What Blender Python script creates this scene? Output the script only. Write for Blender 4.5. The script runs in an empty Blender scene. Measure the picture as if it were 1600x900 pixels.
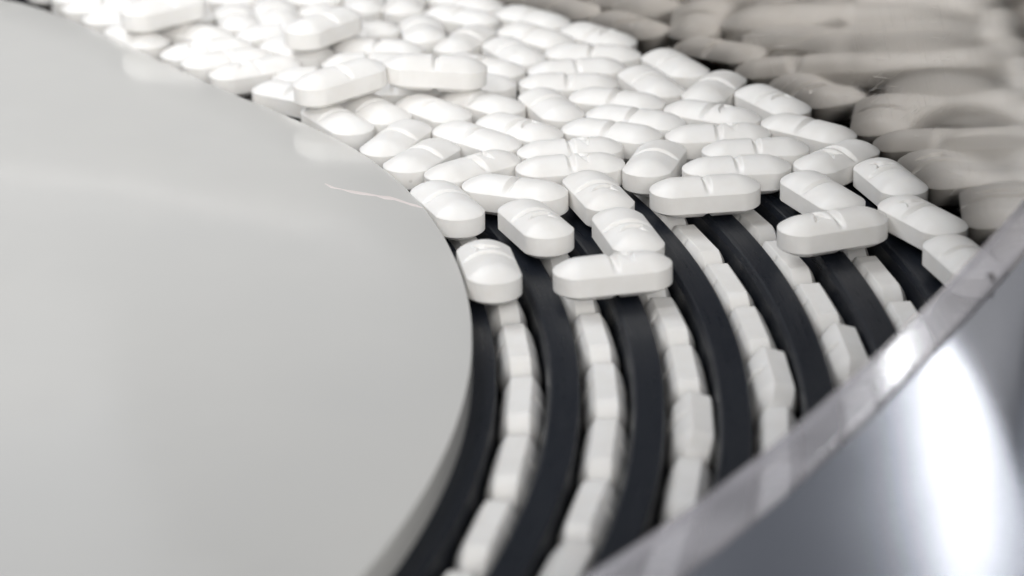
import bpy, bmesh, math, random
from mathutils import Vector, Matrix
import numpy as np

sc = bpy.context.scene
col = sc.collection
MM = 0.001                       # the scene is modelled in millimetres, centred on the hub axis
R = math.radians

# ------------------------------------------------------------------ camera
HUB = (-0.18631, 0.31102)        # hub axis as seen from the camera foot
PITCH, ROLL, HC = 0.3840, 0.0248, 0.137743
cam = bpy.data.cameras.new("camera")
cam.sensor_width = 36.0
cam.lens = 4004.1 / 1600.0 * 36.0
cam.clip_start = 0.01
cam.clip_end = 20
cam.dof.use_dof = True
cam.dof.focus_distance = 0.392
cam.dof.aperture_fstop = 18.5
cam.dof.aperture_blades = 0
camo = bpy.data.objects.new("camera", cam)
col.objects.link(camo)
X = Vector((1, 0, 0)); D = Vector((0, -math.sin(PITCH), -math.cos(PITCH))); F = Vector((0, math.cos(PITCH), -math.sin(PITCH)))
right = math.cos(ROLL) * X + math.sin(ROLL) * D
up = math.sin(ROLL) * X - math.cos(ROLL) * D
M = Matrix((( right.x, up.x, -F.x, -HUB[0]), (right.y, up.y, -F.y, -HUB[1]), (right.z, up.z, -F.z, HC), (0, 0, 0, 1)))
camo.matrix_world = M
sc.camera = camo

# ------------------------------------------------------------------ light
world = bpy.data.worlds.new("World"); sc.world = world; world.use_nodes = True
wn = world.node_tree
bg = wn.nodes["Background"]; bg.inputs[0].default_value = (0.86, 0.90, 1.0, 1); bg.inputs[1].default_value = 0.15

def area(name, loc, target, size, size_y, power, color=(1, 1, 1)):
    l = bpy.data.lights.new(name, 'AREA'); l.shape = 'RECTANGLE'; l.size = size; l.size_y = size_y
    l.energy = power; l.color = color
    o = bpy.data.objects.new(name, l); col.objects.link(o)
    o.location = Vector(loc)
    d = Vector(target) - Vector(loc)
    o.rotation_euler = d.to_track_quat('-Z', 'Y').to_euler()
    return o
BED = (0.20, 0.05, 0)
area("front_softbox", (0.38, -0.95, 0.47), BED, 1.1, 0.50, 9.1, (1.0, 0.985, 0.955))
side = area("far_bed_fill", (0.03, -0.04, 0.27), (0.15, 0.19, 0), 0.12, 0.12, 0.12, (1.0, 0.99, 0.975))  # added fill without a visible source, brightens the far tablets
area("overhead_lamp", (0.0, 0.24, 0.34), (0.10, 0.24, 0), 0.18, 0.22, 0.92, (0.97, 0.985, 1.0))
side.data.spread = R(95)
def aim(az, el, d, o=(0.235, -0.05, 0.01)):
    return (o[0] + d * math.cos(R(el)) * math.sin(R(az)), o[1] + d * math.cos(R(el)) * math.cos(R(az)), o[2] + d * math.sin(R(el)))
strip = area("streak_lamp", aim(12.0, 38.5, 0.75), (0.235, -0.05, 0.01), 0.007, 0.26, 0.14, (0.97, 0.98, 1.0))  # unseen strip lamp, placed so the cover mirrors it as a white streak
strip.rotation_euler = (strip.rotation_euler.to_matrix() @ Matrix.Rotation(R(8), 3, 'Z')).to_euler()

area("rear_left_fill", aim(-30, 30, 1.0), (0.25, 0.0, 0.02), 0.5, 0.32, 0.24, (0.92, 0.95, 1.0))  # added panel, lightens the cover's right side through the wall's reflection
area("rear_right_fill", aim(19.5, 37, 1.0), (0.25, 0.0, 0.02), 0.15, 0.40, 0.055, (0.86, 0.92, 1.0))  # added panel, gives the cover streak a soft bluish right shoulder
sc.view_settings.view_transform = 'Standard'
sc.view_settings.look = 'None'
sc.view_settings.exposure = 0.0
sc.view_settings.gamma = 1.0
sc.render.engine = 'CYCLES'
sc.cycles.max_bounces = 10
sc.cycles.caustics_reflective = False
sc.cycles.caustics_refractive = False
sc.cycles.sample_clamp_indirect = 4

# ------------------------------------------------------------------ materials
def mat(name, base, rough, metal=0.0, spec=0.5):
    m = bpy.data.materials.new(name); m.use_nodes = True
    n = m.node_tree; b = n.nodes["Principled BSDF"]
    b.inputs["Base Color"].default_value = (*base, 1)
    b.inputs["Roughness"].default_value = rough
    b.inputs["Metallic"].default_value = metal
    b.inputs["Specular IOR Level"].default_value = spec
    return m, n, b
def N(n, t, **kw):
    x = n.nodes.new(t)
    for k, v in kw.items(): setattr(x, k, v)
    return x
def math_(n, op, a, b=None, c=None):
    x = N(n, "ShaderNodeMath", operation=op)
    for i, v in enumerate((a, b, c)):
        if v is None: continue
        if isinstance(v, (int, float)): x.inputs[i].default_value = v
        else: n.links.new(v, x.inputs[i])
    return x.outputs[0]
def ramp(n, v, a, b, lo=0.0, hi=1.0):
    x = N(n, "ShaderNodeMapRange"); x.clamp = True
    n.links.new(v, x.inputs[0])
    for i, q in enumerate((a, b, lo, hi)): x.inputs[i + 1].default_value = q
    return x.outputs[0]
def noise(n, vec, scale, detail=3, rough=0.5, dist=0.0):
    x = N(n, "ShaderNodeTexNoise"); x.inputs["Scale"].default_value = scale; x.inputs["Detail"].default_value = detail
    x.inputs["Roughness"].default_value = rough; x.inputs["Distortion"].default_value = dist
    if vec is not None: n.links.new(vec, x.inputs["Vector"])
    return x.outputs["Fac"]
def mapping(n, vec, scale=(1, 1, 1), rot=(0, 0, 0), loc=(0, 0, 0)):
    x = N(n, "ShaderNodeMapping"); n.links.new(vec, x.inputs["Vector"])
    x.inputs["Scale"].default_value = scale; x.inputs["Rotation"].default_value = rot; x.inputs["Location"].default_value = loc
    return x.outputs[0]
def bump(n, b, h, strength, dist):
    x = N(n, "ShaderNodeBump"); x.inputs["Strength"].default_value = strength; x.inputs["Distance"].default_value = dist
    n.links.new(h, x.inputs["Height"]); n.links.new(x.outputs[0], b.inputs["Normal"])
def mixc(n, fac, c1, c2):
    x = N(n, "ShaderNodeMix", data_type='RGBA')
    n.links.new(fac, x.inputs[0])
    for i, c in ((6, c1), (7, c2)):
        if isinstance(c, tuple): x.inputs[i].default_value = (*c, 1)
        else: n.links.new(c, x.inputs[i])
    return x.outputs[2]

def comb(n, x, y, z):
    q = N(n, "ShaderNodeCombineXYZ")
    for i, v in enumerate((x, y, z)):
        if isinstance(v, (int, float)): q.inputs[i].default_value = v
        else: n.links.new(v, q.inputs[i])
    return q.outputs[0]

# film-coated tablet: warm white, faint mottling and pin-holes, soft sheen
m_pill, n, b = mat("tablet_coating", (0.87, 0.855, 0.83), 0.42, spec=0.35)
tc = N(n, "ShaderNodeTexCoord").outputs["Object"]
inf = N(n, "ShaderNodeObjectInfo")
vm = N(n, 'ShaderNodeVectorMath', operation='ADD'); n.links.new(tc, vm.inputs[0])
sh = math_(n, 'MULTIPLY', inf.outputs['Random'], 0.7)
n.links.new(comb(n, sh, math_(n, 'MULTIPLY', sh, 0.37), math_(n, 'MULTIPLY', sh, 1.3)), vm.inputs[1])
tc = vm.outputs[0]
g1 = noise(n, tc, 260, 3)
off = math_(n, 'MULTIPLY', inf.outputs["Random"], 0.35)
tone = math_(n, 'ADD', ramp(n, g1, 0.35, 0.65, 0.0, 0.65), off)
c = mixc(n, tone, (0.83, 0.812, 0.785), (0.895, 0.885, 0.868))
vor = N(n, "ShaderNodeTexVoronoi"); vor.inputs["Scale"].default_value = 230; vor.inputs["Randomness"].default_value = 1
n.links.new(tc, vor.inputs["Vector"])
spot = ramp(n, vor.outputs["Distance"], 0.045, 0.085, 1, 0)
pick = ramp(n, noise(n, tc, 300, 0), 0.70, 0.72)
spot = math_(n, 'MULTIPLY', spot, pick)
c = mixc(n, math_(n, 'MULTIPLY', spot, 0.45), c, (0.45, 0.42, 0.38))
n.links.new(c, b.inputs["Base Color"])
b.inputs["Subsurface Weight"].default_value = 0.12
b.inputs["Subsurface Radius"].default_value = (1.0, 0.85, 0.7)
b.inputs["Subsurface Scale"].default_value = 0.0008
bump(n, b, math_(n, 'ADD', noise(n, tc, 5200, 2), math_(n, 'MULTIPLY', noise(n, tc, 900, 2), 0.8)), 0.35, 0.00006)
n.nodes["Bump"].inputs["Distance"].default_value = 0.00007

# polar coordinates about the hub axis for turned parts
def polar(n):
    tcn = N(n, "ShaderNodeTexCoord").outputs["Object"]
    s = N(n, "ShaderNodeSeparateXYZ"); n.links.new(tcn, s.inputs[0])
    r = math_(n, 'SQRT', math_(n, 'ADD', math_(n, 'MULTIPLY', s.outputs[0], s.outputs[0]), math_(n, 'MULTIPLY', s.outputs[1], s.outputs[1])))
    a = math_(n, 'ARCTAN2', s.outputs[1], s.outputs[0])
    return tcn, r, a, s.outputs[2]
m_ridge, n, b = mat("dark_polymer_ridge", (0.022, 0.025, 0.031), 0.36, spec=0.17)
tc, r, a, z = polar(n)
v = comb(n, math_(n, 'MULTIPLY', r, 2600), math_(n, 'MULTIPLY', a, 9), math_(n, 'MULTIPLY', z, 900))
lines = noise(n, v, 1.0, 3, 0.6)
v2 = comb(n, math_(n, 'MULTIPLY', r, 900), math_(n, 'MULTIPLY', a, 30), 0)
scuff = noise(n, v2, 1.0, 4, 0.6)
n.links.new(ramp(n, math_(n, 'ADD', lines, math_(n, 'MULTIPLY', scuff, 0.6)), 0.55, 1.1, 0.24, 0.46), b.inputs["Roughness"])
dust = math_(n, 'MULTIPLY', ramp(n, noise(n, tc, 2600, 2), 0.62, 0.70), ramp(n, noise(n, tc, 160, 3), 0.42, 0.62))
n.links.new(mixc(n, math_(n, 'MULTIPLY', dust, 0.30), mixc(n, lines, (0.006, 0.008, 0.013), (0.013, 0.016, 0.023)), (0.22, 0.21, 0.20)), b.inputs["Base Color"])
bump(n, b, lines, 0.22, 0.00012)

m_floor, n, b = mat("groove_floor_polymer", (0.012, 0.014, 0.018), 0.45, spec=0.4)
tc, r, a, z = polar(n)
bump(n, b, noise(n, comb(n, math_(n, 'MULTIPLY', r, 1500), math_(n, 'MULTIPLY', a, 12), 0), 1.0, 2), 0.4, 0.0001)

m_hub, n, b = mat("hub_satin_cover", (0.62, 0.62, 0.60), 0.16, spec=0.6)
tc, r, a, z = polar(n)
cl = noise(n, tc, 14, 4, 0.55)
fine = noise(n, tc, 900, 2)
c = mixc(n, ramp(n, cl, 0.3, 0.7), (0.645, 0.64, 0.622), (0.68, 0.671, 0.645))
vs = N(n, "ShaderNodeTexVoronoi"); vs.inputs["Scale"].default_value = 42; n.links.new(tc, vs.inputs["Vector"])
sp = math_(n, 'MULTIPLY', ramp(n, vs.outputs["Distance"], 0.022, 0.032, 1, 0), ramp(n, noise(n, tc, 60, 0), 0.5, 0.52))
c = mixc(n, math_(n, 'MULTIPLY', sp, 0.6), c, (0.22, 0.21, 0.20))
n.links.new(c, b.inputs["Base Color"])
hl = N(n, "ShaderNodeMapping"); n.links.new(tc, hl.inputs["Vector"]); hl.inputs["Rotation"].default_value = (0, 0, 0.9); hl.inputs["Scale"].default_value = (14, 900, 1)
hair = ramp(n, noise(n, hl.outputs[0], 1.0, 2, 0.5, 0.3), 0.70, 0.74)
hair = math_(n, 'MULTIPLY', hair, ramp(n, noise(n, tc, 22, 2), 0.52, 0.62))
smud = ramp(n, noise(n, tc, 34, 5, 0.6, 0.6), 0.45, 0.7, 0.0, 0.10)
n.links.new(math_(n, 'ADD', math_(n, 'ADD', ramp(n, cl, 0.3, 0.75, 0.09, 0.17), smud), math_(n, 'MULTIPLY', hair, 0.2)), b.inputs["Roughness"])
bump(n, b, math_(n, 'ADD', math_(n, 'MULTIPLY', noise(n, tc, 20, 2), 3.0), math_(n, 'MULTIPLY', fine, 0.15)), 0.12, 0.0004)

m_mark, n, b = mat("scuffed_rose_line", (0.76, 0.69, 0.67), 0.4)

# polished steel wall: brownish reflection, hairline scratches
m_wall, n, b = mat("polished_steel_wall", (0.56, 0.535, 0.515), 0.07, metal=1.0)
tc, r, a, z = polar(n)
arc = math_(n, 'MULTIPLY', a, 256.2)
zz = math_(n, 'MULTIPLY', z, 1000)
flat = comb(n, arc, zz, 0)
scr = []
for k, (rot, ln, w) in enumerate(((0.55, 0.10, 7.0), (0.8, 0.14, 9.0), (-1.1, 0.09, 6.0), (0.25, 0.07, 8.0))):
    q = mapping(n, flat, (1, 1, 1), (0, 0, rot), (k * 37.0, k * 11.0, 0))
    q = mapping(n, q, (ln, w, 1))
    t = noise(n, q, 1.0, 2, 0.6, 0.35)
    t = ramp(n, t, 0.675, 0.71)
    mk = ramp(n, noise(n, mapping(n, flat, (0.05, 0.06, 1), (0, 0, 0), (k * 9.0 + 3, 0, 0)), 1.0, 2), 0.47, 0.60)
    scr.append(math_(n, 'MULTIPLY', t, mk))
s_all = scr[0]
for t in scr[1:]: s_all = math_(n, 'MAXIMUM', s_all, t)
haze = noise(n, mapping(n, flat, (0.03, 0.25, 1)), 1.0, 4)
n.links.new(math_(n, 'ADD', ramp(n, haze, 0.3, 0.7, 0.075, 0.105), math_(n, 'MULTIPLY', s_all, 0.35)), b.inputs["Roughness"])
n.links.new(mixc(n, math_(n, 'MULTIPLY', s_all, 0.5), (0.56, 0.525, 0.49), (0.76, 0.73, 0.70)), b.inputs["Base Color"])
bump(n, b, s_all, 0.18, 0.0001)

m_cover, n, b = mat("brushed_steel_cover", (0.56, 0.575, 0.62), 0.25, metal=1.0)
tc = N(n, "ShaderNodeTexCoord").outputs["Object"]
n.links.new(ramp(n, noise(n, tc, 30, 3), 0.3, 0.7, 0.18, 0.215), b.inputs["Roughness"])

# clear plastic lip: hazy, partly see-through
m_lip, n, b = mat("clear_plastic_lip", (0.90, 0.87, 0.91), 0.13, spec=0.8)
tc = N(n, "ShaderNodeTexCoord").outputs["Object"]
tr = N(n, "ShaderNodeBsdfTransparent"); tr.inputs[0].default_value = (0.93, 0.93, 0.95, 1)
mx = N(n, "ShaderNodeMixShader")
st = noise(n, mapping(n, tc, (12, 160, 300), (0, 0, R(-28))), 1.0, 3)
n.links.new(ramp(n, st, 0.3, 0.7, 0.20, 0.40), mx.inputs[0])
n.links.new(tr.outputs[0], mx.inputs[1]); n.links.new(b.outputs[0], mx.inputs[2])
gl = N(n, "ShaderNodeBsdfGlossy"); gl.inputs["Roughness"].default_value = 0.13; gl.inputs["Color"].default_value = (1, 1, 1, 1)
m2 = N(n, "ShaderNodeMixShader"); m2.inputs[0].default_value = 0.17
n.links.new(mx.outputs[0], m2.inputs[1]); n.links.new(gl.outputs[0], m2.inputs[2])
n.links.new(m2.outputs[0], n.nodes["Material Output"].inputs["Surface"])

m_bed, n, b = mat("machine_bed_steel", (0.30, 0.31, 0.33), 0.4, metal=0.8)
tc = N(n, "ShaderNodeTexCoord").outputs["Object"]
n.links.new(ramp(n, noise(n, tc, 40, 4), 0.3, 0.7, 0.3, 0.5), b.inputs["Roughness"])
m_speck, n, b = mat("dark_grit", (0.04, 0.035, 0.03), 0.7)

# ------------------------------------------------------------------ helpers
def link(name, me, parent=None, m=None):
    o = bpy.data.objects.new(name, me); col.objects.link(o)
    if parent is not None: o.parent = parent
    if m is not None and me is not None and not me.materials: me.materials.append(m)
    return o
def tag(o, label, cat, group=None):
    o["label"] = label; o["category"] = cat
    if group: o["group"] = group
    return o
def lathe(name, prof, a0, a1, seg, parent, m, closed=True, sharp=40, rf=None, skew=0.0):
    """profile of (r, z) in mm turned about the hub axis from a0 to a1 degrees"""
    full = abs(a1 - a0) >= 359.9
    me = bpy.data.meshes.new(name); vs = []; fs = []
    n = len(prof); cnt = seg if full else seg + 1
    for i in range(cnt):
        a = R(a0 + (a1 - a0) * i / seg)
        f_ = rf(math.degrees(a)) if rf else 1.0
        for r, z in prof:
            az = a - R(skew * max(z, 0)) * (1 - i / seg)
            vs.append((r * f_ * math.cos(az) * MM, r * f_ * math.sin(az) * MM, z * MM))
    for i in range(seg):
        j = (i + 1) % cnt
        for k in range(n if closed else n - 1):
            q = (k + 1) % n
            fs.append((i * n + k, j * n + k, j * n + q, i * n + q))
    if not full and closed:
        fs.append(tuple(range(n))); fs.append(tuple(range((cnt - 1) * n, cnt * n))[::-1])
    me.from_pydata(vs, [], fs); me.update()
    bm = bmesh.new(); bm.from_mesh(me)
    bmesh.ops.remove_doubles(bm, verts=bm.verts, dist=1e-8)
    bmesh.ops.recalc_face_normals(bm, faces=bm.faces)
    for f in bm.faces: f.smooth = True
    for e in bm.edges:
        if len(e.link_faces) == 2 and e.calc_face_angle(0) > R(sharp): e.smooth = False
    bm.to_mesh(me); bm.free()
    return link(name, me, parent, m)

# ------------------------------------------------------------------ machine
bed = bpy.data.meshes.new("machine_bed")
s = 0.9
bed.from_pydata([(-s, -s, -.035), (s, -s, -.035), (s, s, -.035), (-s, s, -.035), (-s, -s, -.045), (s, -s, -.045), (s, s, -.045), (-s, s, -.045)], [],
                [(0, 1, 2, 3), (7, 6, 5, 4), (0, 4, 5, 1), (1, 5, 6, 2), (2, 6, 7, 3), (3, 7, 4, 0)])
bo = link("machine_bed", bed, None, m_bed); bo["kind"] = "structure"

disc = link("grooved_feeder_disc", None)
tag(disc, "dark grooved turntable ring with concentric ridges carrying the white tablets", "turntable")
lathe("disc_plate", [(172, -9.0), (255.6, -9.0), (255.6, -20), (172, -20)], 0, 360, 288, disc, m_floor)
for k in range(7):
    ro = 184.0 + 11.0 * k
    rot = [(ro, -8.95), (ro, -0.25), (ro - 0.22, 0.0), (ro - 3.65, 0.0), (ro - 3.9, -0.12), (ro - 4.4, -0.85), (ro - 4.4, -8.95)]
    lathe("ridge", rot, 0, 360, 288, disc, m_ridge, closed=True, sharp=25)

def hub_scale(a):
    """the cover is round in front and runs out into a straighter flank further back"""
    a = (a + 180) % 360 - 180
    return float(np.interp(a, HUB_A, HUB_R)) / 180.54
HUB_A = [-180, 10, 19, 26, 29, 33.5, 37.8, 41.5, 44.6, 47.5, 51.1, 56.4, 61.3, 66, 74, 84, 180]
HUB_R = [180.54, 180.9, 181.0, 180.5, 179.8, 178.6, 178.0, 178.4, 179.8, 181.6, 184.4, 189.9, 195.6, 199, 196, 186, 180.54]
WALL_A = [-180, 20, 24, 29, 35, 42, 60, 90, 180]
WALL_R = [256.2, 256.2, 255.4, 253.3, 250.9, 248.2, 243.0, 240.0, 240.0]
def wall_scale(a):
    a = (a + 180) % 360 - 180
    return float(np.interp(a, WALL_A, WALL_R)) / 256.2
hub = link("hub_cover", None)
tag(hub, "large light grey satin round cover at the centre of the grooved ring", "machine cover")
pr = [(0.0, 4.54)] + [(r, 4.54) for r in (40, 90, 140, 170)] + [(180.3, 4.54), (180.45, 4.50), (180.54, 4.38), (180.54, 0.02)]
lathe("cover_skirt", [(172, -8.9), (172, 3), (179.9, 3), (179.9, -8.9)], 0, 360, 288, hub, m_hub)
lathe("cover_plate", pr, 0, 360, 384, hub, m_hub, closed=False, sharp=35, rf=hub_scale)

LEAN = 0.07
wall = link("steel_guard_wall", None)
tag(wall, "tall polished steel wall around the tablets, mirroring them in stretched brown tones", "guard wall")
lathe("wall_sheet", [(256.2 + LEAN * 9, -9.0), (256.2, 0), (256.2 - LEAN * 58, 58), (257.0 - LEAN * 59, 59), (258.2 - LEAN * 58, 58), (258.4, -20), (256.3, -20)], 0.9, 179, 260, wall, m_wall, sharp=12, rf=wall_scale, skew=0.062)

def ribbon(name, pts, w, z, parent, m):
    me = bpy.data.meshes.new(name); vs = []; fs = []; n = len(pts)
    for i, p in enumerate(pts):
        a, b2 = pts[max(i - 1, 0)], pts[min(i + 1, n - 1)]
        dx, dy = b2[0] - a[0], b2[1] - a[1]; L = math.hypot(dx, dy)
        ww = w * (0.15 + math.sin(math.pi * (i + 0.3) / n)) * (0.8 + 0.4 * math.sin(i * 2.3))
        nx, ny = -dy / L * ww / 2, dx / L * ww / 2
        for s_ in (1, -1):
            vs.append(((p[0] + nx * s_) * MM, (p[1] + ny * s_) * MM, z * MM))
            vs.append(((p[0] + nx * s_ * .6) * MM, (p[1] + ny * s_ * .6) * MM, (z + 0.03) * MM))
    for i in range(n - 1):
        q, r_ = 4 * i, 4 * i + 4
        fs += [(q, r_, r_ + 1, q + 1), (q + 1, r_ + 1, r_ + 3, q + 3), (q + 3, r_ + 3, r_ + 2, q + 2)]
    me.from_pydata(vs, [], fs)
    for p in me.polygons: p.use_smooth = True
    return link(name, me, parent, m)
sc_pts = [
[157.74, 63.73],
[159.04, 61.87],
[160.57, 60.88],
[162.31, 59.6],
[164.12, 58.6],
[166.12, 57.59],
[167.63, 56.62],
[169.12, 55.66],
[170.63, 54.13],
[171.92, 52.92],
[173.11, 51.71]
]
ribbon("scuff_line", sc_pts, 1.15, 4.545, hub, m_mark)

# ------------------------------------------------------------------ clear lip and steel cover in front
LIP = [
[184.15, -88.87, 4.2, 181.84, -81.06, 4.9],
[186.1, -86.5, 4.2, 183.82, -78.72, 4.9],
[188.08, -84.36, 4.37, 185.84, -76.65, 5.07],
[190.08, -82.8, 4.89, 187.87, -75.18, 5.59],
[192.09, -81.22, 5.42, 189.93, -73.68, 6.12],
[194.13, -79.61, 5.94, 192.0, -72.17, 6.64],
[196.19, -77.97, 6.47, 194.1, -70.63, 7.17],
[198.28, -76.24, 6.99, 196.21, -69.07, 7.69],
[200.39, -74.4, 7.51, 198.34, -67.42, 8.21],
[202.53, -72.45, 8.04, 200.51, -65.65, 8.74],
[204.7, -70.37, 8.56, 202.7, -63.75, 9.26],
[206.92, -68.16, 9.09, 204.93, -61.72, 9.79],
[209.17, -65.81, 9.61, 207.19, -59.55, 10.31],
[211.46, -63.31, 10.14, 209.49, -57.23, 10.84],
[213.81, -60.66, 10.66, 211.84, -54.75, 11.36],
[216.2, -57.84, 11.18, 214.24, -52.1, 11.88],
[218.66, -54.85, 11.71, 216.68, -49.27, 12.41],
[221.17, -51.66, 12.23, 219.19, -46.25, 12.93],
[223.75, -48.28, 12.76, 221.76, -43.03, 13.46],
[226.41, -44.68, 13.28, 224.4, -39.59, 13.98],
[229.14, -40.84, 13.81, 227.12, -35.91, 14.51],
[231.97, -36.76, 14.33, 229.92, -31.99, 15.03],
[234.89, -32.41, 14.85, 232.82, -27.8, 15.55],
[237.91, -27.76, 15.38, 235.81, -23.31, 16.08],
[241.06, -22.8, 15.9, 238.92, -18.51, 16.6],
[244.32, -17.5, 16.43, 242.14, -13.37, 17.13],
[247.73, -11.83, 16.95, 245.5, -7.86, 17.65],
[251.3, -5.76, 17.48, 249.01, -1.95, 18.18],
[255.02, 0.75, 18.0, 252.69, 4.4, 18.7],
[258.91, 7.57, 18.52, 256.54, 11.23, 19.22],
[263.26, 16.01, 18.58, 260.86, 19.76, 19.28]
]
guard = link("front_cover", None)
tag(guard, "sloping shiny steel cover with a hazy clear lip crossing in front of the grooves", "guard cover")
def strip(name, rows, m, thick=0.0):
    """rows of 3D points (mm); builds a sheet, optionally with thickness"""
    me = bpy.data.meshes.new(name); vs = []; nrow = len(rows); nc = len(rows[0])
    for rr in rows: vs += [tuple(c * MM for c in p) for p in rr]
    fs = [(i * nc + j, i * nc + j + 1, (i + 1) * nc + j + 1, (i + 1) * nc + j) for i in range(nrow - 1) for j in range(nc - 1)]
    me.from_pydata(vs, [], fs)
    for p in me.polygons: p.use_smooth = True
    o = link(name, me, guard, m)
    if thick:
        sm = o.modifiers.new("thickness", 'SOLIDIFY'); sm.thickness = thick * MM; sm.offset = 0
        bv = o.modifiers.new("edge", 'BEVEL'); bv.width = 0.3 * MM; bv.segments = 3; bv.limit_method = 'ANGLE'; bv.angle_limit = R(50)
    return o
bot = [Vector(p[:3]) for p in LIP]; top = [Vector(p[3:]) for p in LIP]
def outn(i):
    a = bot[max(i - 3, 0)]; c2 = bot[min(i + 3, len(bot) - 1)]
    t = (c2 - a); t.z = 0; t.normalize()
    return Vector((t.y, -t.x, 0))
strip("clear_lip", [[bot[i] + (top[i] - bot[i]) * u for u in (-0.12, 0, 0.25, 0.5, 0.75, 0.9, 1.0)] for i in range(len(LIP))], m_lip, 1.4)
rows = []
for i in range(len(LIP)):
    nn = outn(i); row = []
    for k in range(29):
        d = 0.9 + 105.0 * (k / 28.0) ** 1.5
        row.append(bot[i] + nn * d + Vector((0, 0, 0.0 - 0.05 * d - 0.0009 * d * d)))
    rows.append(row)
strip("cover_sheet", rows, m_cover, 0)

# ------------------------------------------------------------------ tablet
HL, HW, HB, HD = 8.7, 3.93, 1.50, 1.60
XS = 5.6                                     # half length of the straight flanks
SAG = HL - XS
RE = (HW ** 2 + SAG ** 2) / (2 * SAG)        # radius of the blunt end arcs
def half_w(x):
    x = abs(x)
    if x <= XS: return HW
    return math.sqrt(max(RE ** 2 - (x - (HL - RE)) ** 2, 0.0))
MARK = [(2.75, -2.1), (1.85, -1.1), (1.5, 0.25), (1.45, 0.95), (1.2, 1.85), (1.85, 1.5), (2.45, 1.25), (3.0, 1.4), (3.75, 2.0), (3.5, 0.9), (3.0, 0.2), (2.9, -1.0)]
def mark_depth(x, y):
    ins = False; dmin = 9.0; n = len(MARK)
    for i in range(n):
        x1, y1 = MARK[i]; x2, y2 = MARK[(i + 1) % n]
        if (y1 > y) != (y2 > y) and x < (x2 - x1) * (y - y1) / (y2 - y1) + x1: ins = not ins
        dx, dy = x2 - x1, y2 - y1
        t = max(0, min(1, ((x - x1) * dx + (y - y1) * dy) / (dx * dx + dy * dy)))
        dmin = min(dmin, math.hypot(x - x1 - t * dx, y - y1 - t * dy))
    sgn = dmin if ins else -dmin
    t = max(0, min(1, (sgn + 0.10) / 0.28))
    return 0.46 * t * t * (3 - 2 * t)
def sst(a, b, v):
    t = max(0, min(1, (v - a) / (b - a))); return t * t * (3 - 2 * t)
def inside(x, y):
    return abs(x) < HL and abs(y) < half_w(x)
AX = 4.4
def rho(x, y):
    """how far a point is from the spine towards the outline, 0 to 1"""
    if abs(x) <= AX: return min(abs(y) / HW, 1.0)
    mx_ = math.copysign(AX, x); dx, dy = x - mx_, y
    L = math.hypot(dx, dy)
    if L < 1e-6: return 0.0
    lo, hi = 0.0, 8.0
    for _ in range(24):
        m_ = (lo + hi) / 2
        if inside(mx_ + dx / L * m_, dy / L * m_): lo = m_
        else: hi = m_
    return min(L / max(lo, 1e-6), 1.0)
def dome(x, v, mark):
    ax = abs(x); y = v * half_w(x)
    q = rho(x, y)
    h = HD * (1 - q * q) * (1 - 0.10 * (ax / HL) ** 2)
    if abs(v) > 0.9999 or ax > HL - 0.01: h = 0.0
    h *= 1 - 0.52 * (1 - sst(0.10, 0.78, ax) * 0.35 - min(max((ax - 0.10) / 0.68, 0), 1) * 0.65)
    if mark and 1.0 < x < 4.4: h -= min(mark_depth(x, y), h * 0.7)
    return h
EB = 0.11
def tablet_mesh():
    xs = []
    half = []
    x = 0.0
    for lo, hi, st in ((0, 0.12, 0.06), (0.12, 0.84, 0.09), (0.84, 1.15, 0.15), (1.15, 4.1, 0.10), (4.1, 6.0, 0.4), (6.0, 8.0, 0.22), (8.0, 8.5, 0.1)):
        m_ = max(1, round((hi - lo) / st))
        half += [lo + (hi - lo) * i / m_ for i in range(m_)]
    half += [8.55, 8.61, 8.66, 8.685, 8.695]
    NV = 52
    xs = sorted(set([-h for h in half] + half))
    vsamp = [math.sin(math.pi / 2 * (-1 + 2 * j / NV)) * 0.5 + (-1 + 2 * j / NV) * 0.5 for j in range(NV + 1)]
    bm = bmesh.new()
    def surf(sign, mark):
        grid = []
        for x in xs:
            w = max(half_w(x) - EB, 0.0); row = []
            for v in vsamp:
                row.append(bm.verts.new((x * (HL - EB) / HL * MM, v * w * MM, sign * (HB + dome(x, v, mark)) * MM)))
            grid.append(row)
        for i in range(len(xs) - 1):
            for j in range(NV):
                f = (grid[i][j], grid[i + 1][j], grid[i + 1][j + 1], grid[i][j + 1])
                bm.faces.new(f if sign > 0 else f[::-1])
        ring = [g[0] for g in grid] + [grid[-1][j] for j in range(1, NV + 1)] + [g[-1] for g in grid[::-1]][1:] + [grid[0][j] for j in range(NV - 1, 0, -1)]
        return ring
    rt = surf(1, True); rb = surf(-1, False)
    def ring_at(z):
        out = []
        for v0 in rt:
            x, y = v0.co.x / MM * HL / (HL - EB), v0.co.y / MM
            w = half_w(x); wi = max(w - EB, 1e-6)
            yy = y * w / wi if w > 0.2 else y
            notch = 0.0
            out.append(bm.verts.new((min(max(x, -HL), HL) * MM, yy * MM, z * MM)))
        return out
    r1 = ring_at(HB - 0.13); r2 = ring_at(-HB + 0.13)
    n = len(rt); hard = []
    for A, B in ((r1, rt), (r2, r1), (rb, r2)):
        for i in range(n):
            j = (i + 1) % n
            try: bm.faces.new((A[i], A[j], B[j], B[i]))
            except ValueError: pass
    bm.verts.ensure_lookup_table()
    hs = [set(map(id, q)) for q in (rt, rb, r1, r2)]
    for e in bm.edges:
        a_, b_ = e.verts
        if any(id(a_) in h and id(b_) in h for h in hs): e.smooth = False
    for f in bm.faces: f.smooth = True
    bmesh.ops.recalc_face_normals(bm, faces=bm.faces)
    me = bpy.data.meshes.new("tablet"); bm.to_mesh(me); bm.free()
    me.materials.append(m_pill)
    return me
pill = tablet_mesh()
rnd = random.Random(11)
G_BED = "white oblong tablets spread flat over the ridged ring"
G_GRV = "white tablets standing on edge in the grooves"
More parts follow.
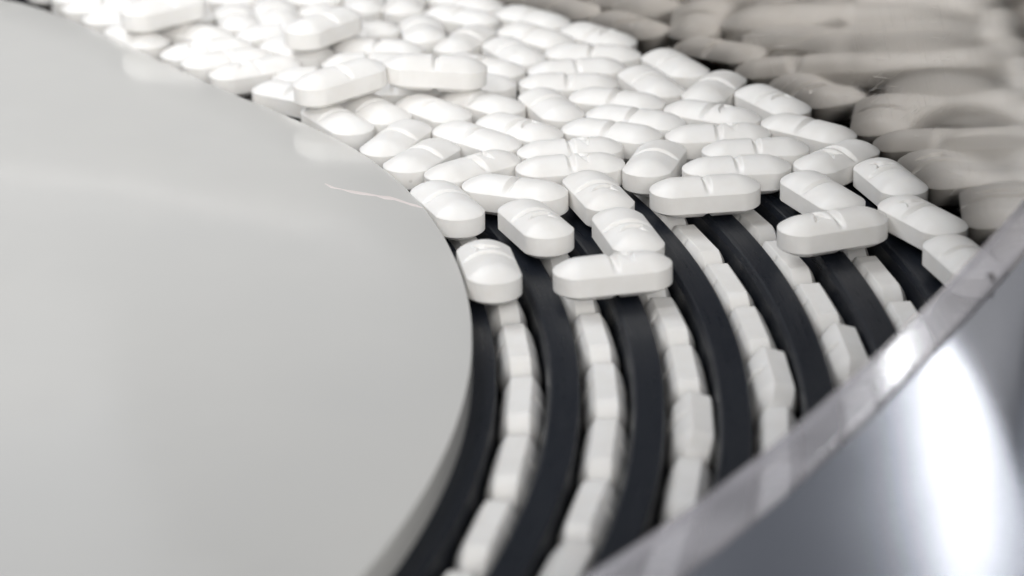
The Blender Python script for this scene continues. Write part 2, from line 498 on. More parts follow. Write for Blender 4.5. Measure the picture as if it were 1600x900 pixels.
def place(M_, label, group):
    o = bpy.data.objects.new("tablet", pill); col.objects.link(o)
    o.matrix_world = M_
    tag(o, label, "tablet", group)
    return o
T, Rm = Matrix.Translation, Matrix.Rotation
FLATS = [
[183.09, 28.52, -81.9, 2, "white oblong tablet lying flat against the hub edge, nearest one beside the dark ridges"],
[190.03, 45.53, -70.0, 1, "stamped white tablet alone on the ridges between the hub-side tablet and the stamped pair"],
[176.79, 54.51, -68.4, 0, "blank white tablet against the hub edge just behind the nearest hub-side one"],
[187.11, 59.39, -25.1, 0, "blank tablet lying crosswise with its right end touching the rear stamped tablet"],
[199.81, 57.1, -73.5, 1, "rear tablet of the stamped pair pointing at the front crosswise tablet"],
[203.47, 39.86, -76.7, 1, "front tablet of the stamped pair, its end touching the nearest crosswise tablet"],
[200.62, 25.9, 9.9, 1, "nearest crosswise white tablet, lying alone across two dark ridges"],
[216.22, 57.94, 6.5, 0, "blank crosswise tablet bridging the ridges right of the stamped pair"],
[221.84, 66.88, 4.3, 0, "crosswise tablet directly behind the one bridging the ridges"],
[209.34, 71.3, -106.6, 0, "blank tablet pointing at the viewer left of the three stacked-up crosswise tablets"],
[225.64, 75.03, 2.5, 0, "crosswise tablet third back from the bare ridges, right of centre"],
[220.31, 82.9, -0.2, 1, "stamped crosswise tablet fourth back from the bare ridges, right of centre"],
[195.94, 69.38, 6.4, 1, "front one of two parallel notched crosswise tablets in mid bed"],
[196.16, 77.24, 6.4, 1, "rear one of two parallel notched crosswise tablets in mid bed"],
[180.6, 69.83, 39.6, 1, "stamped tablet lying crosswise behind the hub, tucked behind the blank crosswise one"],
[172.5, 75.46, 63.1, 0, "tablet slanting away from the hub edge, with a bright score across it"],
[168.11, 84.72, -113.1, 0, "blank tablet turned end-on at the hub edge before the packed bed"],
[157.89, 95.56, -59.8, 0, "blank tablet slanting down right, beside the hub, eighth from the front"],
[164.02, 100.48, -59.8, 0, "blank tablet slanting down right, beside the hub, ninth from the front"],
[173.9, 99.69, -56.0, 0, "blank tablet slanting down right, second lane from the hub, ninth from the front"],
[181.18, 84.33, -45.8, 0, "blank tablet slanting down right, second lane from the hub, sixth from the front"],
[188.16, 88.4, -45.8, 1, "stamped tablet slanting down right, second lane from the hub, seventh from the front"],
[182.06, 103.22, -45.3, 0, "blank tablet slanting down right, second lane from the hub, eighth from the front"],
[193.65, 100.28, -70.6, 0, "blank tablet slanting down right, middle lane, fourth from the front"],
[196.95, 112.5, -3.2, 0, "blank tablet crosswise, second lane from the steel wall, seventh from the front"],
[204.87, 102.28, -26.8, 0, "blank tablet crosswise, second lane from the steel wall, sixth from the front"],
[207.37, 92.14, -27.8, 0, "blank tablet crosswise, second lane from the steel wall, fifth from the front"],
[203.22, 85.47, -27.8, 0, "blank tablet slanting down right, middle lane, third from the front"],
[211.16, 111.69, -70.3, 0, "blank tablet slanting down right, beside the steel wall, tenth from the front"],
[220.22, 93.54, -34.5, 1, "stamped tablet slanting down right, beside the steel wall, seventh from the front"],
[221.76, 107.79, -114.5, 0, "blank tablet slanting up right, beside the steel wall, ninth from the front"],
[230.89, 99.71, -63.4, 1, "stamped tablet slanting down right, beside the steel wall, eighth from the front"],
[235.16, 84.42, -41.1, 0, "blank tablet slanting down right, beside the steel wall, sixth from the front"],
[216.02, 121.95, -67.9, 0, "blank tablet slanting down right, beside the steel wall, eleventh from the front"],
[203.2, 140.51, -50.0, 1, "stamped tablet slanting down right, beside the steel wall, thirteenth from the front"],
[191.42, 153.67, -46.1, 0, "blank tablet slanting down right, beside the steel wall, fifteenth from the front"],
[198.62, 120.91, 5.3, 0, "blank tablet crosswise, second lane from the steel wall, eighth from the front"],
[201.83, 129.59, -9.4, 0, "blank tablet crosswise, beside the steel wall, twelfth from the front"],
[237.91, 70.14, -133.2, 1, "stamped tablet turned end-on beside the steel wall"],
[244.94, 60.13, -76.1, 2, "tablet beside the steel wall, stamped half pointing away, third from the clear rim"],
[233.78, 54.79, -65.0, 0, "blank slanted tablet behind the propped crosswise one near the steel wall"],
[247.19, 43.15, -64.7, 2, "tablet beside the steel wall, stamped half pointing away, second from the clear rim"],
[250.27, 26.09, -77.1, 0, "blank tablet beside the steel wall, partly behind the clear rim"],
[233.67, 41.28, 19.1, 2, "crosswise tablet bridging two ridges in front of the wall-side row, stamped on its left half"],
[148.35, 136.87, -48.1, 0, "blank tablet slanting down right, second lane from the hub, twelfth from the front"],
[136.23, 131.65, 23.8, 0, "blank tablet slanting up right, beside the hub, thirteenth from the front"],
[117.91, 147.88, -55.2, 0, "blank tablet slanting down right, beside the hub, sixteenth from the front"],
[128.21, 149.72, -35.2, 0, "blank tablet slanting down right, beside the hub, fifteenth from the front"],
[187.74, 132.11, -67.0, 0, "blank tablet slanting down right, second lane from the steel wall, ninth from the front"],
[191.84, 141.68, -48.5, 0, "blank tablet slanting down right, beside the steel wall, fourteenth from the front"],
[178.84, 140.24, -112.9, 0, "blank tablet slanting up right, second lane from the steel wall, tenth from the front"],
[178.8, 166.01, -43.1, 0, "blank tablet slanting down right, beside the steel wall, sixteenth from the front"],
[178.13, 155.92, -43.4, 0, "blank tablet slanting down right, second lane from the steel wall, twelfth from the front"],
[170.89, 147.59, -84.2, 0, "blank tablet end-on, second lane from the steel wall, eleventh from the front"],
[163.08, 136.55, -10.3, 0, "blank tablet crosswise, middle lane, seventh from the front"],
[158.56, 146.18, 25.2, 0, "blank tablet slanting up right, middle lane, eighth from the front"],
[180.22, 115.26, -37.2, 0, "blank tablet slanting down right, middle lane, fifth from the front"],
[167.29, 112.03, -5.7, 0, "blank tablet crosswise, second lane from the hub, tenth from the front"],
[181.99, 123.67, -37.3, 0, "blank tablet slanting down right, middle lane, sixth from the front"],
[13.39, 215.94, 407.0, 1, "stamped tablet slanting up right, middle lane, twenty-fifth from the front"],
[113.71, 191.88, 176.6, 0, "blank tablet crosswise, middle lane, thirteenth from the front"],
[41.23, 191.6, 356.8, 0, "blank tablet crosswise, beside the hub, nineteenth from the front"],
[-11.76, 222.67, 135.9, 0, "blank tablet slanting down right, middle lane, twenty-eighth from the front"],
[-36.56, 225.02, 187.0, 0, "blank tablet crosswise, second lane from the steel wall, thirty-fifth from the front"],
[60.99, 221.31, 334.1, 1, "stamped tablet crosswise, second lane from the steel wall, twenty-fifth from the front"],
[-6.0, 207.55, 127.5, 1, "stamped tablet slanting down right, second lane from the hub, twenty-fifth from the front"],
[-24.01, 182.97, 186.9, 1, "stamped tablet crosswise, beside the hub, twenty-fifth from the front"],
[-32.55, 215.22, 217.7, 0, "blank tablet slanting up right, middle lane, thirtieth from the front"],
[19.72, 231.47, 116.7, 0, "blank tablet slanting down right, second lane from the steel wall, thirtieth from the front"],
[135.48, 158.85, 280.7, 1, "stamped tablet end-on, second lane from the hub, fourteenth from the front"],
[77.8, 216.69, 159.3, 1, "stamped tablet crosswise, second lane from the steel wall, twenty-third from the front"],
[131.34, 200.8, 150.7, 1, "stamped tablet crosswise, beside the steel wall, nineteenth from the front"],
[-10.48, 199.9, 122.8, 0, "blank tablet slanting down right, second lane from the hub, twenty-sixth from the front"],
[78.67, 192.61, 182.0, 1, "stamped tablet crosswise, second lane from the hub, eighteenth from the front"],
[100.79, 216.18, 336.4, 1, "stamped tablet crosswise, beside the steel wall, twentieth from the front"],
[35.62, 209.23, 337.2, 1, "stamped tablet crosswise, middle lane, twenty-third from the front"],
[74.97, 200.29, 361.9, 0, "blank tablet crosswise, middle lane, eighteenth from the front"],
[159.12, 168.05, 271.8, 0, "blank tablet end-on, second lane from the steel wall, fourteenth from the front"],
[43.94, 225.13, 349.4, 1, "stamped tablet crosswise, second lane from the steel wall, twenty-seventh from the front"],
[17.13, 188.17, 397.8, 0, "blank tablet slanting up right, beside the hub, twenty-first from the front"],
[61.51, 209.29, 299.8, 0, "blank tablet slanting down right, middle lane, twentieth from the front"],
[142.88, 161.49, 280.7, 1, "stamped tablet end-on, middle lane, tenth from the front"],
[107.73, 184.38, 356.7, 1, "stamped tablet crosswise, middle lane, fourteenth from the front"],
[115.38, 199.55, 356.6, 1, "stamped tablet crosswise, second lane from the steel wall, nineteenth from the front"],
[-12.76, 234.77, 193.7, 0, "blank tablet crosswise, second lane from the steel wall, thirty-third from the front"],
[18.67, 199.28, 217.7, 1, "stamped tablet slanting up right, second lane from the hub, twenty-third from the front"],
[93.1, 190.5, 294.2, 1, "stamped tablet slanting down right, middle lane, sixteenth from the front"],
[109.32, 168.42, 173.1, 0, "blank tablet crosswise, second lane from the hub, sixteenth from the front"],
[11.86, 203.94, 397.7, 0, "blank tablet slanting up right, second lane from the hub, twenty-fourth from the front"],
[-29.36, 192.22, 163.2, 0, "blank tablet crosswise, beside the hub, twenty-sixth from the front"],
[147.12, 172.22, 147.4, 1, "stamped tablet slanting down right, second lane from the steel wall, fifteenth from the front"],
[132.62, 182.23, 149.9, 1, "stamped tablet crosswise, second lane from the steel wall, seventeenth from the front"],
[153.73, 119.79, 355.3, 0, "blank tablet crosswise, beside the hub, eleventh from the front"],
[0.89, 186.88, 330.3, 1, "stamped tablet slanting down right, beside the hub, twenty-third from the front"],
[94.33, 210.51, 336.8, 0, "blank tablet crosswise, second lane from the steel wall, twenty-first from the front"],
[42.88, 199.39, 358.1, 0, "blank tablet crosswise, second lane from the hub, twenty-first from the front"],
[61.64, 188.55, 380.1, 1, "stamped tablet crosswise, second lane from the hub, nineteenth from the front"],
[119.54, 179.19, 257.9, 1, "stamped tablet slanting up right, middle lane, twelfth from the front"],
[32.03, 222.67, 117.3, 1, "stamped tablet slanting down right, second lane from the steel wall, twenty-eighth from the front"],
[67.47, 227.89, 344.9, 1, "stamped tablet crosswise, second lane from the steel wall, twenty-fourth from the front"],
[-24.05, 199.64, 172.6, 0, "blank tablet crosswise, second lane from the hub, twenty-eighth from the front"],
[9.8, 223.57, 227.0, 0, "blank tablet slanting up right, middle lane, twenty-sixth from the front"],
[150.11, 110.21, 327.2, 0, "blank tablet slanting down right, beside the hub, tenth from the front"],
[114.38, 159.91, 172.2, 0, "blank tablet crosswise, beside the hub, seventeenth from the front"],
[167.25, 166.16, 266.6, 0, "blank tablet end-on, second lane from the steel wall, thirteenth from the front"],
[-47.57, 231.18, 371.6, 1, "stamped tablet crosswise, second lane from the steel wall, thirty-sixth from the front"],
[-40.44, 181.87, 394.5, 1, "stamped tablet slanting up right, beside the hub, twenty-seventh from the front"],
[114.53, 207.39, 356.6, 1, "stamped tablet crosswise, second lane from the steel wall, twentieth from the front"],
[-47.01, 214.04, 392.8, 1, "stamped tablet slanting up right, middle lane, thirty-first from the front"],
[146.42, 191.62, 146.6, 0, "blank tablet slanting down right, beside the steel wall, eighteenth from the front"],
[-24.08, 208.57, 185.1, 1, "stamped tablet crosswise, second lane from the hub, twenty-seventh from the front"],
[51.93, 205.9, 325.7, 0, "blank tablet slanting down right, middle lane, twenty-first from the front"],
[31.62, 234.67, 353.7, 1, "stamped tablet crosswise, second lane from the steel wall, twenty-ninth from the front"],
[4.27, 193.98, 330.3, 1, "stamped tablet slanting down right, beside the hub, twenty-second from the front"],
[58.15, 195.59, 200.1, 1, "stamped tablet crosswise, second lane from the hub, twentieth from the front"],
[46.83, 216.45, 358.7, 0, "blank tablet crosswise, middle lane, twenty-second from the front"],
[101.88, 197.07, 258.1, 0, "blank tablet slanting up right, middle lane, fifteenth from the front"],
[44.91, 182.94, 374.6, 1, "stamped tablet crosswise, beside the hub, eighteenth from the front"],
[1.47, 211.9, 118.4, 0, "blank tablet slanting down right, middle lane, twenty-seventh from the front"],
[131.81, 138.24, 203.5, 1, "stamped tablet slanting up right, beside the hub, fourteenth from the front"],
[-12.76, 188.14, 131.0, 0, "blank tablet slanting down right, beside the hub, twenty-fourth from the front"],
[125.79, 164.4, 288.2, 0, "blank tablet slanting down right, second lane from the hub, fifteenth from the front"],
[153.57, 157.75, 305.4, 0, "blank tablet slanting down right, middle lane, ninth from the front"],
[23.83, 214.94, 79.4, 1, "stamped tablet slanting up right, middle lane, twenty-fourth from the front"],
[90.33, 203.72, 157.4, 0, "blank tablet crosswise, middle lane, seventeenth from the front"],
[-21.36, 221.09, 120.4, 1, "stamped tablet slanting down right, middle lane, twenty-ninth from the front"],
[73.79, 209.89, 159.3, 1, "stamped tablet crosswise, middle lane, nineteenth from the front"],
[161.82, 127.66, 182.8, 0, "blank tablet crosswise, second lane from the hub, eleventh from the front"],
[-44.52, 194.49, 310.1, 1, "stamped tablet slanting down right, second lane from the hub, thirtieth from the front"],
[-30.14, 233.92, 189.3, 1, "stamped tablet crosswise, second lane from the steel wall, thirty-fourth from the front"],
[4.76, 236.09, 0.2, 0, "blank tablet crosswise, second lane from the steel wall, thirty-first from the front"],
[84.33, 222.66, 160.6, 1, "stamped tablet crosswise, second lane from the steel wall, twenty-second from the front"],
[49.09, 232.08, -10.5, 1, "stamped tablet crosswise, second lane from the steel wall, twenty-sixth from the front"],
[144.7, 148.7, 379.2, 0, "blank tablet crosswise, second lane from the hub, thirteenth from the front"],
[160.78, 181.35, 142.3, 0, "blank tablet slanting down right, beside the steel wall, seventeenth from the front"],
[28.12, 183.92, 190.2, 1, "stamped tablet crosswise, beside the hub, twentieth from the front"],
[106.03, 176.7, 176.6, 0, "blank tablet crosswise, second lane from the hub, seventeenth from the front"],
[147.19, 181.69, 325.5, 0, "blank tablet slanting down right, second lane from the steel wall, sixteenth from the front"],
[141.77, 125.38, 206.6, 1, "stamped tablet slanting up right, beside the hub, twelfth from the front"],
[131.35, 173.91, 149.9, 1, "stamped tablet slanting down right, middle lane, eleventh from the front"],
[-40.58, 204.96, -9.4, 1, "stamped tablet crosswise, second lane from the hub, twenty-ninth from the front"],
[130.91, 192.12, 332.2, 1, "stamped tablet crosswise, second lane from the steel wall, eighteenth from the front"],
[29.65, 198.0, 77.6, 1, "stamped tablet slanting up right, second lane from the hub, twenty-second from the front"],
[-1.36, 228.3, 0.3, 0, "blank tablet crosswise, second lane from the steel wall, thirty-second from the front"]
]
for x, y, a, mk, lab in FLATS:
    # mk 0 blank side up, 1 stamped half at the +axis end, 2 stamped half at the other end
    Mx = T(Vector((x * MM, y * MM, (HB + HD) * MM + 0.00002))) @ Rm(R(rnd.gauss(0, 0.7)), 4, 'X') @ Rm(R(rnd.gauss(0, 0.7)), 4, 'Y') @ Rm(R(a + (180 if mk == 2 else 0)), 4, 'Z')
    if mk == 0: Mx = Mx @ Rm(math.pi, 4, 'X')
    place(Mx @ Matrix.Scale(rnd.uniform(0.985, 1.0), 4), lab, G_BED)
RAISED = [
[158.37, 101.36, 37.8, 0, 9.0, -3, "tablet raised on top of the packed bed, slanting up toward the raised crosswise one"],
[174.29, 106.11, -1.9, 0, 8.9, 4, "blank tablet raised on top of the packed bed, lying straight crosswise"],
[153.48, 135.29, 53.2, 0, 8.6, 0, "glaring overexposed tablet raised on top of the bed far back"],
[123.18, 149.07, 39.7, 0, 8.6, 0, "raised tablet at the top left edge above the hub"]
]
for x, y, a, mk, z, tilt, lab in RAISED:
    Mx = T(Vector((x * MM, y * MM, z * MM))) @ Rm(R(a), 4, 'Z') @ Rm(R(tilt), 4, 'Y')
    if mk == 0: Mx = Mx @ Rm(math.pi, 4, 'X')
    place(Mx, lab, G_BED)
GROOVE = [
[1, -18.3, 0, 2.04, 1, "tablet standing on edge in the first groove from the hub, first from the front"],
[1, -12.7, 0, 0.42, 0, "tablet standing on edge in the first groove from the hub, second from the front"],
[1, -7.1, 0, -0.45, 1, "tablet standing on edge in the first groove from the hub, third from the front"],
[1, -1.5, 0, -2.02, 1, "tablet standing on edge in the first groove from the hub, fourth from the front"],
[1, 4.1, 0, -0.87, 1, "tablet standing on edge in the first groove from the hub, fifth from the front"],
[1, 9.7, 0, 0.23, 0, "tablet standing on edge in the first groove from the hub, sixth from the front"],
[1, 15.3, 0, -0.28, 0, "tablet standing on edge in the first groove from the hub, seventh from the front"],
[1, 20.9, 0, -1.06, 0, "tablet standing on edge in the first groove from the hub, eighth from the front"],
[1, 26.5, 0, 0.48, 0, "tablet standing on edge in the first groove from the hub, ninth from the front"],
[1, 32.1, 0, 0.96, 1, "tablet standing on edge in the first groove from the hub, tenth from the front"],
[1, 37.7, 0, 0.02, 0, "tablet standing on edge in the first groove from the hub, eleventh from the front"],
[1, 43.3, 0, 0.55, 1, "tablet standing on edge in the first groove from the hub, twelfth from the front"],
[1, 48.9, 0, -0.18, 0, "tablet standing on edge in the first groove from the hub, thirteenth from the front"],
[1, 54.5, 0, 1.94, 0, "tablet standing on edge in the first groove from the hub, fourteenth from the front"],
[1, 60.1, 0, -0.24, 0, "tablet standing on edge in the first groove from the hub, fifteenth from the front"],
[1, 65.7, 0, -0.89, 0, "tablet standing on edge in the first groove from the hub, sixteenth from the front"],
[1, 71.3, 0, 0.88, 1, "tablet standing on edge in the first groove from the hub, seventeenth from the front"],
[2, -15.69, 1, 0.09, 1, "tablet tipped toward the hub in the second groove from the hub, first from the front"],
[2, -10.57, 0, -2.83, 0, "tablet standing on edge in the second groove from the hub, second from the front"],
[2, -5.45, 0, -0.96, 0, "tablet standing on edge in the second groove from the hub, third from the front"],
[2, -0.33, 0, 0.28, 0, "tablet standing on edge in the second groove from the hub, fourth from the front"],
[2, 4.79, 0, -0.44, 1, "tablet standing on edge in the second groove from the hub, fifth from the front"],
[2, 9.91, 0, 0.03, 0, "tablet standing on edge in the second groove from the hub, sixth from the front"],
[2, 15.03, 0, 1.41, 0, "tablet standing on edge in the second groove from the hub, seventh from the front"],
[2, 20.15, 0, 0.19, 1, "tablet standing on edge in the second groove from the hub, eighth from the front"],
[2, 25.27, 0, -0.21, 0, "tablet standing on edge in the second groove from the hub, ninth from the front"],
[2, 30.39, 0, 0.58, 0, "tablet standing on edge in the second groove from the hub, tenth from the front"],
[2, 35.51, 0, -0.21, 0, "tablet standing on edge in the second groove from the hub, eleventh from the front"],
[2, 40.63, 0, 0.23, 0, "tablet standing on edge in the second groove from the hub, twelfth from the front"],
[2, 45.75, 0, 0.69, 1, "tablet standing on edge in the second groove from the hub, thirteenth from the front"],
[2, 50.87, 0, -1.64, 0, "tablet standing on edge in the second groove from the hub, fourteenth from the front"],
[2, 55.99, 0, -0.96, 0, "tablet standing on edge in the second groove from the hub, fifteenth from the front"],
[2, 61.11, 0, -2.03, 0, "tablet standing on edge in the second groove from the hub, sixteenth from the front"],
[2, 66.23, 0, 0.71, 0, "tablet standing on edge in the second groove from the hub, seventeenth from the front"],
[2, 71.35, 0, -2.16, 0, "tablet standing on edge in the second groove from the hub, eighteenth from the front"],
[3, -18.11, 0, 0.33, 1, "tablet standing on edge in the third groove from the hub, first from the front"],
[3, -13.29, 0, 1.59, 1, "tablet standing on edge in the third groove from the hub, second from the front"],
[3, -8.47, 0, 0.35, 1, "tablet standing on edge in the third groove from the hub, third from the front"],
[3, -3.65, 1, 1.41, 1, "tablet tipped toward the hub in the third groove from the hub, fourth from the front"],
[3, 1.17, 0, -0.37, 1, "tablet standing on edge in the third groove from the hub, fifth from the front"],
[3, 5.99, 0, 1.68, 0, "tablet standing on edge in the third groove from the hub, sixth from the front"],
[3, 10.81, 0, 0.75, 1, "tablet standing on edge in the third groove from the hub, seventh from the front"],
[3, 15.63, 0, 0.35, 0, "tablet standing on edge in the third groove from the hub, eighth from the front"],
[3, 20.45, 0, -0.8, 0, "tablet standing on edge in the third groove from the hub, ninth from the front"],
[3, 25.27, 0, 1.37, 0, "tablet standing on edge in the third groove from the hub, tenth from the front"],
[3, 30.09, 0, -0.6, 0, "tablet standing on edge in the third groove from the hub, eleventh from the front"],
[3, 34.91, 0, 0.22, 0, "tablet standing on edge in the third groove from the hub, twelfth from the front"],
[3, 39.73, 0, -1.25, 1, "tablet standing on edge in the third groove from the hub, thirteenth from the front"],
[3, 44.55, 0, -0.0, 1, "tablet standing on edge in the third groove from the hub, fourteenth from the front"],
[3, 49.37, 0, 0.76, 0, "tablet standing on edge in the third groove from the hub, fifteenth from the front"],
[3, 54.19, 0, -0.32, 1, "tablet standing on edge in the third groove from the hub, sixteenth from the front"],
[3, 59.01, 0, -0.24, 1, "tablet standing on edge in the third groove from the hub, seventeenth from the front"],
[3, 63.83, 0, -0.79, 1, "tablet standing on edge in the third groove from the hub, eighteenth from the front"],
[3, 68.65, 0, -0.11, 0, "tablet standing on edge in the third groove from the hub, nineteenth from the front"],
[3, 73.47, 0, 0.22, 1, "tablet standing on edge in the third groove from the hub, twentieth from the front"],
[4, -17.55, 0, 1.5, 1, "tablet standing on edge in the fourth groove from the hub, first from the front"],
[4, -13.13, 0, -2.04, 0, "tablet standing on edge in the fourth groove from the hub, second from the front"],
[4, -8.71, 0, -0.61, 0, "tablet standing on edge in the fourth groove from the hub, third from the front"],
[4, -4.29, 0, -2.28, 0, "tablet standing on edge in the fourth groove from the hub, fourth from the front"],
[4, 0.13, 1, 1.07, 0, "tablet tipped toward the hub in the fourth groove from the hub, fifth from the front"],
[4, 4.55, 0, -0.98, 0, "tablet standing on edge in the fourth groove from the hub, sixth from the front"],
[4, 8.97, 0, 0.04, 1, "tablet standing on edge in the fourth groove from the hub, seventh from the front"],
[4, 13.39, 0, 2.05, 1, "tablet standing on edge in the fourth groove from the hub, eighth from the front"],
[4, 17.81, 0, 0.77, 1, "tablet standing on edge in the fourth groove from the hub, ninth from the front"],
[4, 22.23, 0, 1.76, 0, "tablet standing on edge in the fourth groove from the hub, tenth from the front"],
[4, 26.65, 0, 1.37, 1, "tablet standing on edge in the fourth groove from the hub, eleventh from the front"],
[4, 31.07, 0, -0.19, 0, "tablet standing on edge in the fourth groove from the hub, twelfth from the front"],
[4, 35.49, 0, 1.5, 1, "tablet standing on edge in the fourth groove from the hub, thirteenth from the front"],
[4, 39.91, 0, -0.31, 1, "tablet standing on edge in the fourth groove from the hub, fourteenth from the front"],
[4, 44.33, 0, 0.48, 1, "tablet standing on edge in the fourth groove from the hub, fifteenth from the front"],
[4, 48.75, 0, -0.93, 0, "tablet standing on edge in the fourth groove from the hub, sixteenth from the front"],
[4, 53.17, 0, 2.46, 1, "tablet standing on edge in the fourth groove from the hub, seventeenth from the front"],
[4, 57.59, 0, -0.56, 1, "tablet standing on edge in the fourth groove from the hub, eighteenth from the front"],
[4, 62.01, 0, -1.34, 0, "tablet standing on edge in the fourth groove from the hub, nineteenth from the front"],
[4, 66.43, 0, 0.85, 1, "tablet standing on edge in the fourth groove from the hub, twentieth from the front"],
[4, 70.85, 0, 0.33, 0, "tablet standing on edge in the fourth groove from the hub, twenty-first from the front"],
[5, -15.6, 0, 0.14, 0, "tablet standing on edge in the fifth groove from the hub, first from the front"],
[5, -11.2, 0, -0.27, 0, "tablet standing on edge in the fifth groove from the hub, second from the front"],
[5, -6.8, 0, 0.11, 1, "tablet standing on edge in the fifth groove from the hub, third from the front"],
[5, -2.4, 0, -0.48, 1, "tablet standing on edge in the fifth groove from the hub, fourth from the front"],
[5, 2.0, 1, -0.33, 0, "tablet tipped toward the hub in the fifth groove from the hub, fifth from the front"],
[5, 6.4, 0, -0.41, 1, "tablet standing on edge in the fifth groove from the hub, sixth from the front"],
[5, 10.8, 0, 0.81, 1, "tablet standing on edge in the fifth groove from the hub, seventh from the front"],
[5, 15.2, 0, 1.7, 1, "tablet standing on edge in the fifth groove from the hub, eighth from the front"],
[5, 19.6, 0, 0.86, 1, "tablet standing on edge in the fifth groove from the hub, ninth from the front"],
[5, 24.0, 0, 0.13, 0, "tablet standing on edge in the fifth groove from the hub, tenth from the front"],
[5, 28.4, 0, 1.08, 1, "tablet standing on edge in the fifth groove from the hub, eleventh from the front"],
[5, 32.8, 0, 0.16, 1, "tablet standing on edge in the fifth groove from the hub, twelfth from the front"],
[5, 37.2, 0, -0.28, 0, "tablet standing on edge in the fifth groove from the hub, thirteenth from the front"],
[5, 41.6, 0, 0.8, 1, "tablet standing on edge in the fifth groove from the hub, fourteenth from the front"],
[5, 46.0, 0, 2.16, 0, "tablet standing on edge in the fifth groove from the hub, fifteenth from the front"],
[5, 50.4, 0, 2.18, 1, "tablet standing on edge in the fifth groove from the hub, sixteenth from the front"],
[5, 54.8, 0, -0.38, 0, "tablet standing on edge in the fifth groove from the hub, seventeenth from the front"],
[5, 59.2, 0, 0.73, 0, "tablet standing on edge in the fifth groove from the hub, eighteenth from the front"],
[5, 63.6, 0, 0.38, 0, "tablet standing on edge in the fifth groove from the hub, nineteenth from the front"],
[5, 68.0, 0, 1.62, 0, "tablet standing on edge in the fifth groove from the hub, twentieth from the front"],
[5, 72.4, 0, 1.05, 0, "tablet standing on edge in the fifth groove from the hub, twenty-first from the front"],
[6, -16.98, 0, -0.96, 0, "tablet standing on edge in the sixth groove from the hub, first from the front"],
[6, -12.72, 0, -1.19, 0, "tablet standing on edge in the sixth groove from the hub, second from the front"],
[6, -8.47, 0, 1.03, 1, "tablet standing on edge in the sixth groove from the hub, third from the front"],
[6, -4.22, 0, 0.62, 0, "tablet standing on edge in the sixth groove from the hub, fourth from the front"],
[6, 0.03, 0, 0.27, 0, "tablet standing on edge in the sixth groove from the hub, fifth from the front"],
[6, 4.28, 0, -0.28, 1, "tablet standing on edge in the sixth groove from the hub, sixth from the front"],
[6, 8.53, 0, 0.76, 1, "tablet standing on edge in the sixth groove from the hub, seventh from the front"],
[6, 12.78, 0, 0.65, 0, "tablet standing on edge in the sixth groove from the hub, eighth from the front"],
[6, 17.02, 0, 1.13, 1, "tablet standing on edge in the sixth groove from the hub, ninth from the front"],
[6, 21.27, 0, -0.82, 0, "tablet standing on edge in the sixth groove from the hub, tenth from the front"],
[6, 25.52, 0, -0.56, 1, "tablet standing on edge in the sixth groove from the hub, eleventh from the front"],
[6, 29.77, 0, 0.04, 0, "tablet standing on edge in the sixth groove from the hub, twelfth from the front"],
[6, 34.02, 0, -0.19, 1, "tablet standing on edge in the sixth groove from the hub, thirteenth from the front"],
[6, 38.27, 0, -0.19, 0, "tablet standing on edge in the sixth groove from the hub, fourteenth from the front"],
[6, 42.52, 0, -0.16, 0, "tablet standing on edge in the sixth groove from the hub, fifteenth from the front"],
[6, 46.77, 0, 1.12, 1, "tablet standing on edge in the sixth groove from the hub, sixteenth from the front"],
[6, 51.02, 0, -1.95, 1, "tablet standing on edge in the sixth groove from the hub, seventeenth from the front"],
[6, 55.27, 0, -0.13, 1, "tablet standing on edge in the sixth groove from the hub, eighteenth from the front"],
[6, 59.52, 0, 0.53, 1, "tablet standing on edge in the sixth groove from the hub, nineteenth from the front"],
[6, 63.77, 0, -1.77, 0, "tablet standing on edge in the sixth groove from the hub, twentieth from the front"],
[6, 68.03, 0, -0.15, 1, "tablet standing on edge in the sixth groove from the hub, twenty-first from the front"],
[6, 72.28, 0, -1.23, 1, "tablet standing on edge in the sixth groove from the hub, twenty-second from the front"]
]
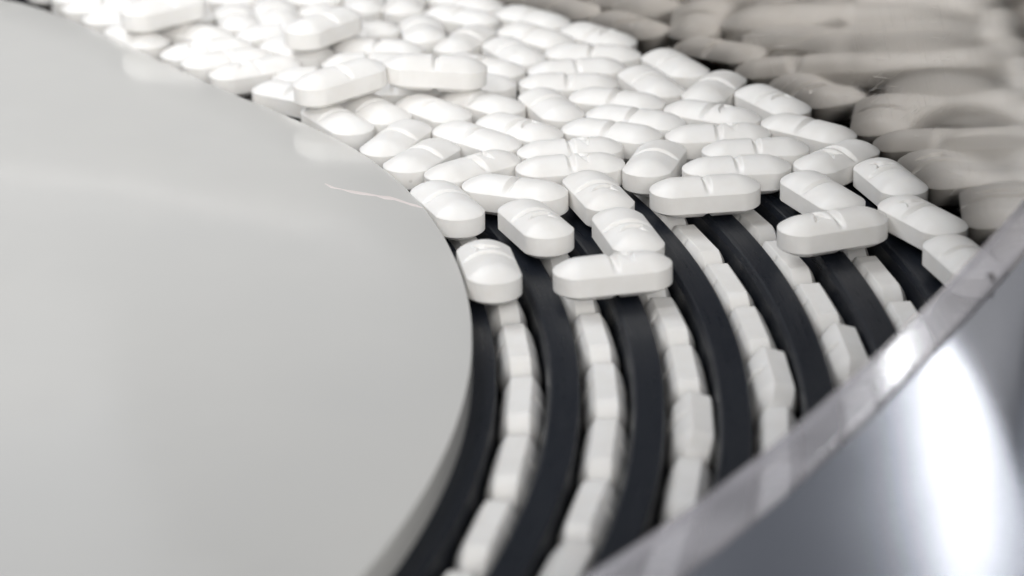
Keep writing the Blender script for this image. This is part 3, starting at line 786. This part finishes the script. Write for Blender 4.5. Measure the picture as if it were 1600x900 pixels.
for g, a, lean, jit, mk, lab in GROOVE:
    rg = 184.0 + 11.0 * (g - 1) + 3.3
    tilt = 90 + jit * 1.5 + (17 if lean else 0)
    Mx = T(Vector((rg * math.cos(R(a)) * MM, rg * math.sin(R(a)) * MM, (-5.0 + (1.0 if lean else 0)) * MM))) @ Rm(R(a + 90 + jit * 0.6), 4, 'Z') @ Rm(R(tilt), 4, 'X')
    if mk: Mx = Mx @ Rm(math.pi, 4, 'X')
    place(Mx, lab, G_GRV)

# the polished cut edge of the lip
me = bpy.data.meshes.new("cut_edge"); bm = bmesh.new(); prev = None
for i, p in enumerate(top):
    a, b2 = top[max(i - 1, 0)], top[min(i + 1, len(top) - 1)]
    t = (b2 - a).normalized(); u = Vector((0, 0, 1)); w_ = t.cross(u).normalized()
    ring = [bm.verts.new((p + (u * math.cos(k) * 0.85 + w_ * math.sin(k) * 0.45)) * MM) for k in [j * math.pi / 5 for j in range(10)]]
    if prev:
        for k in range(10): bm.faces.new((prev[k], prev[(k + 1) % 10], ring[(k + 1) % 10], ring[k])).smooth = True
    prev = ring
bm.to_mesh(me); bm.free()
link("cut_edge", me, guard, m_lip)

# a short dark fibre caught on the clear lip
FIB = [
[245.82, -13.77, 17.75],
[246.23, -13.26, 17.75],
[246.53, -13.39, 17.75],
[246.45, -14.25, 17.75],
[246.14, -15.08, 17.75],
[246.18, -15.73, 17.75]
]
cu = bpy.data.meshes.new("lint_fibre"); bm = bmesh.new(); prev = None
for i, p in enumerate(FIB):
    a, b2 = Vector(FIB[max(i - 1, 0)]), Vector(FIB[min(i + 1, len(FIB) - 1)])
    t = (b2 - a).normalized(); u = t.orthogonal().normalized(); w_ = t.cross(u)
    ring = [bm.verts.new((Vector(p) + (u * math.cos(k) + w_ * math.sin(k)) * 0.17) * MM) for k in [j * math.pi / 3 for j in range(6)]]
    if prev:
        for k in range(6): bm.faces.new((prev[k], prev[(k + 1) % 6], ring[(k + 1) % 6], ring[k]))
    prev = ring
bm.to_mesh(cu); bm.free()
tag(link("lint_fibre", cu, None, m_speck), "tiny dark curled fibre stuck on the clear rim beside the white glare", "fibre")
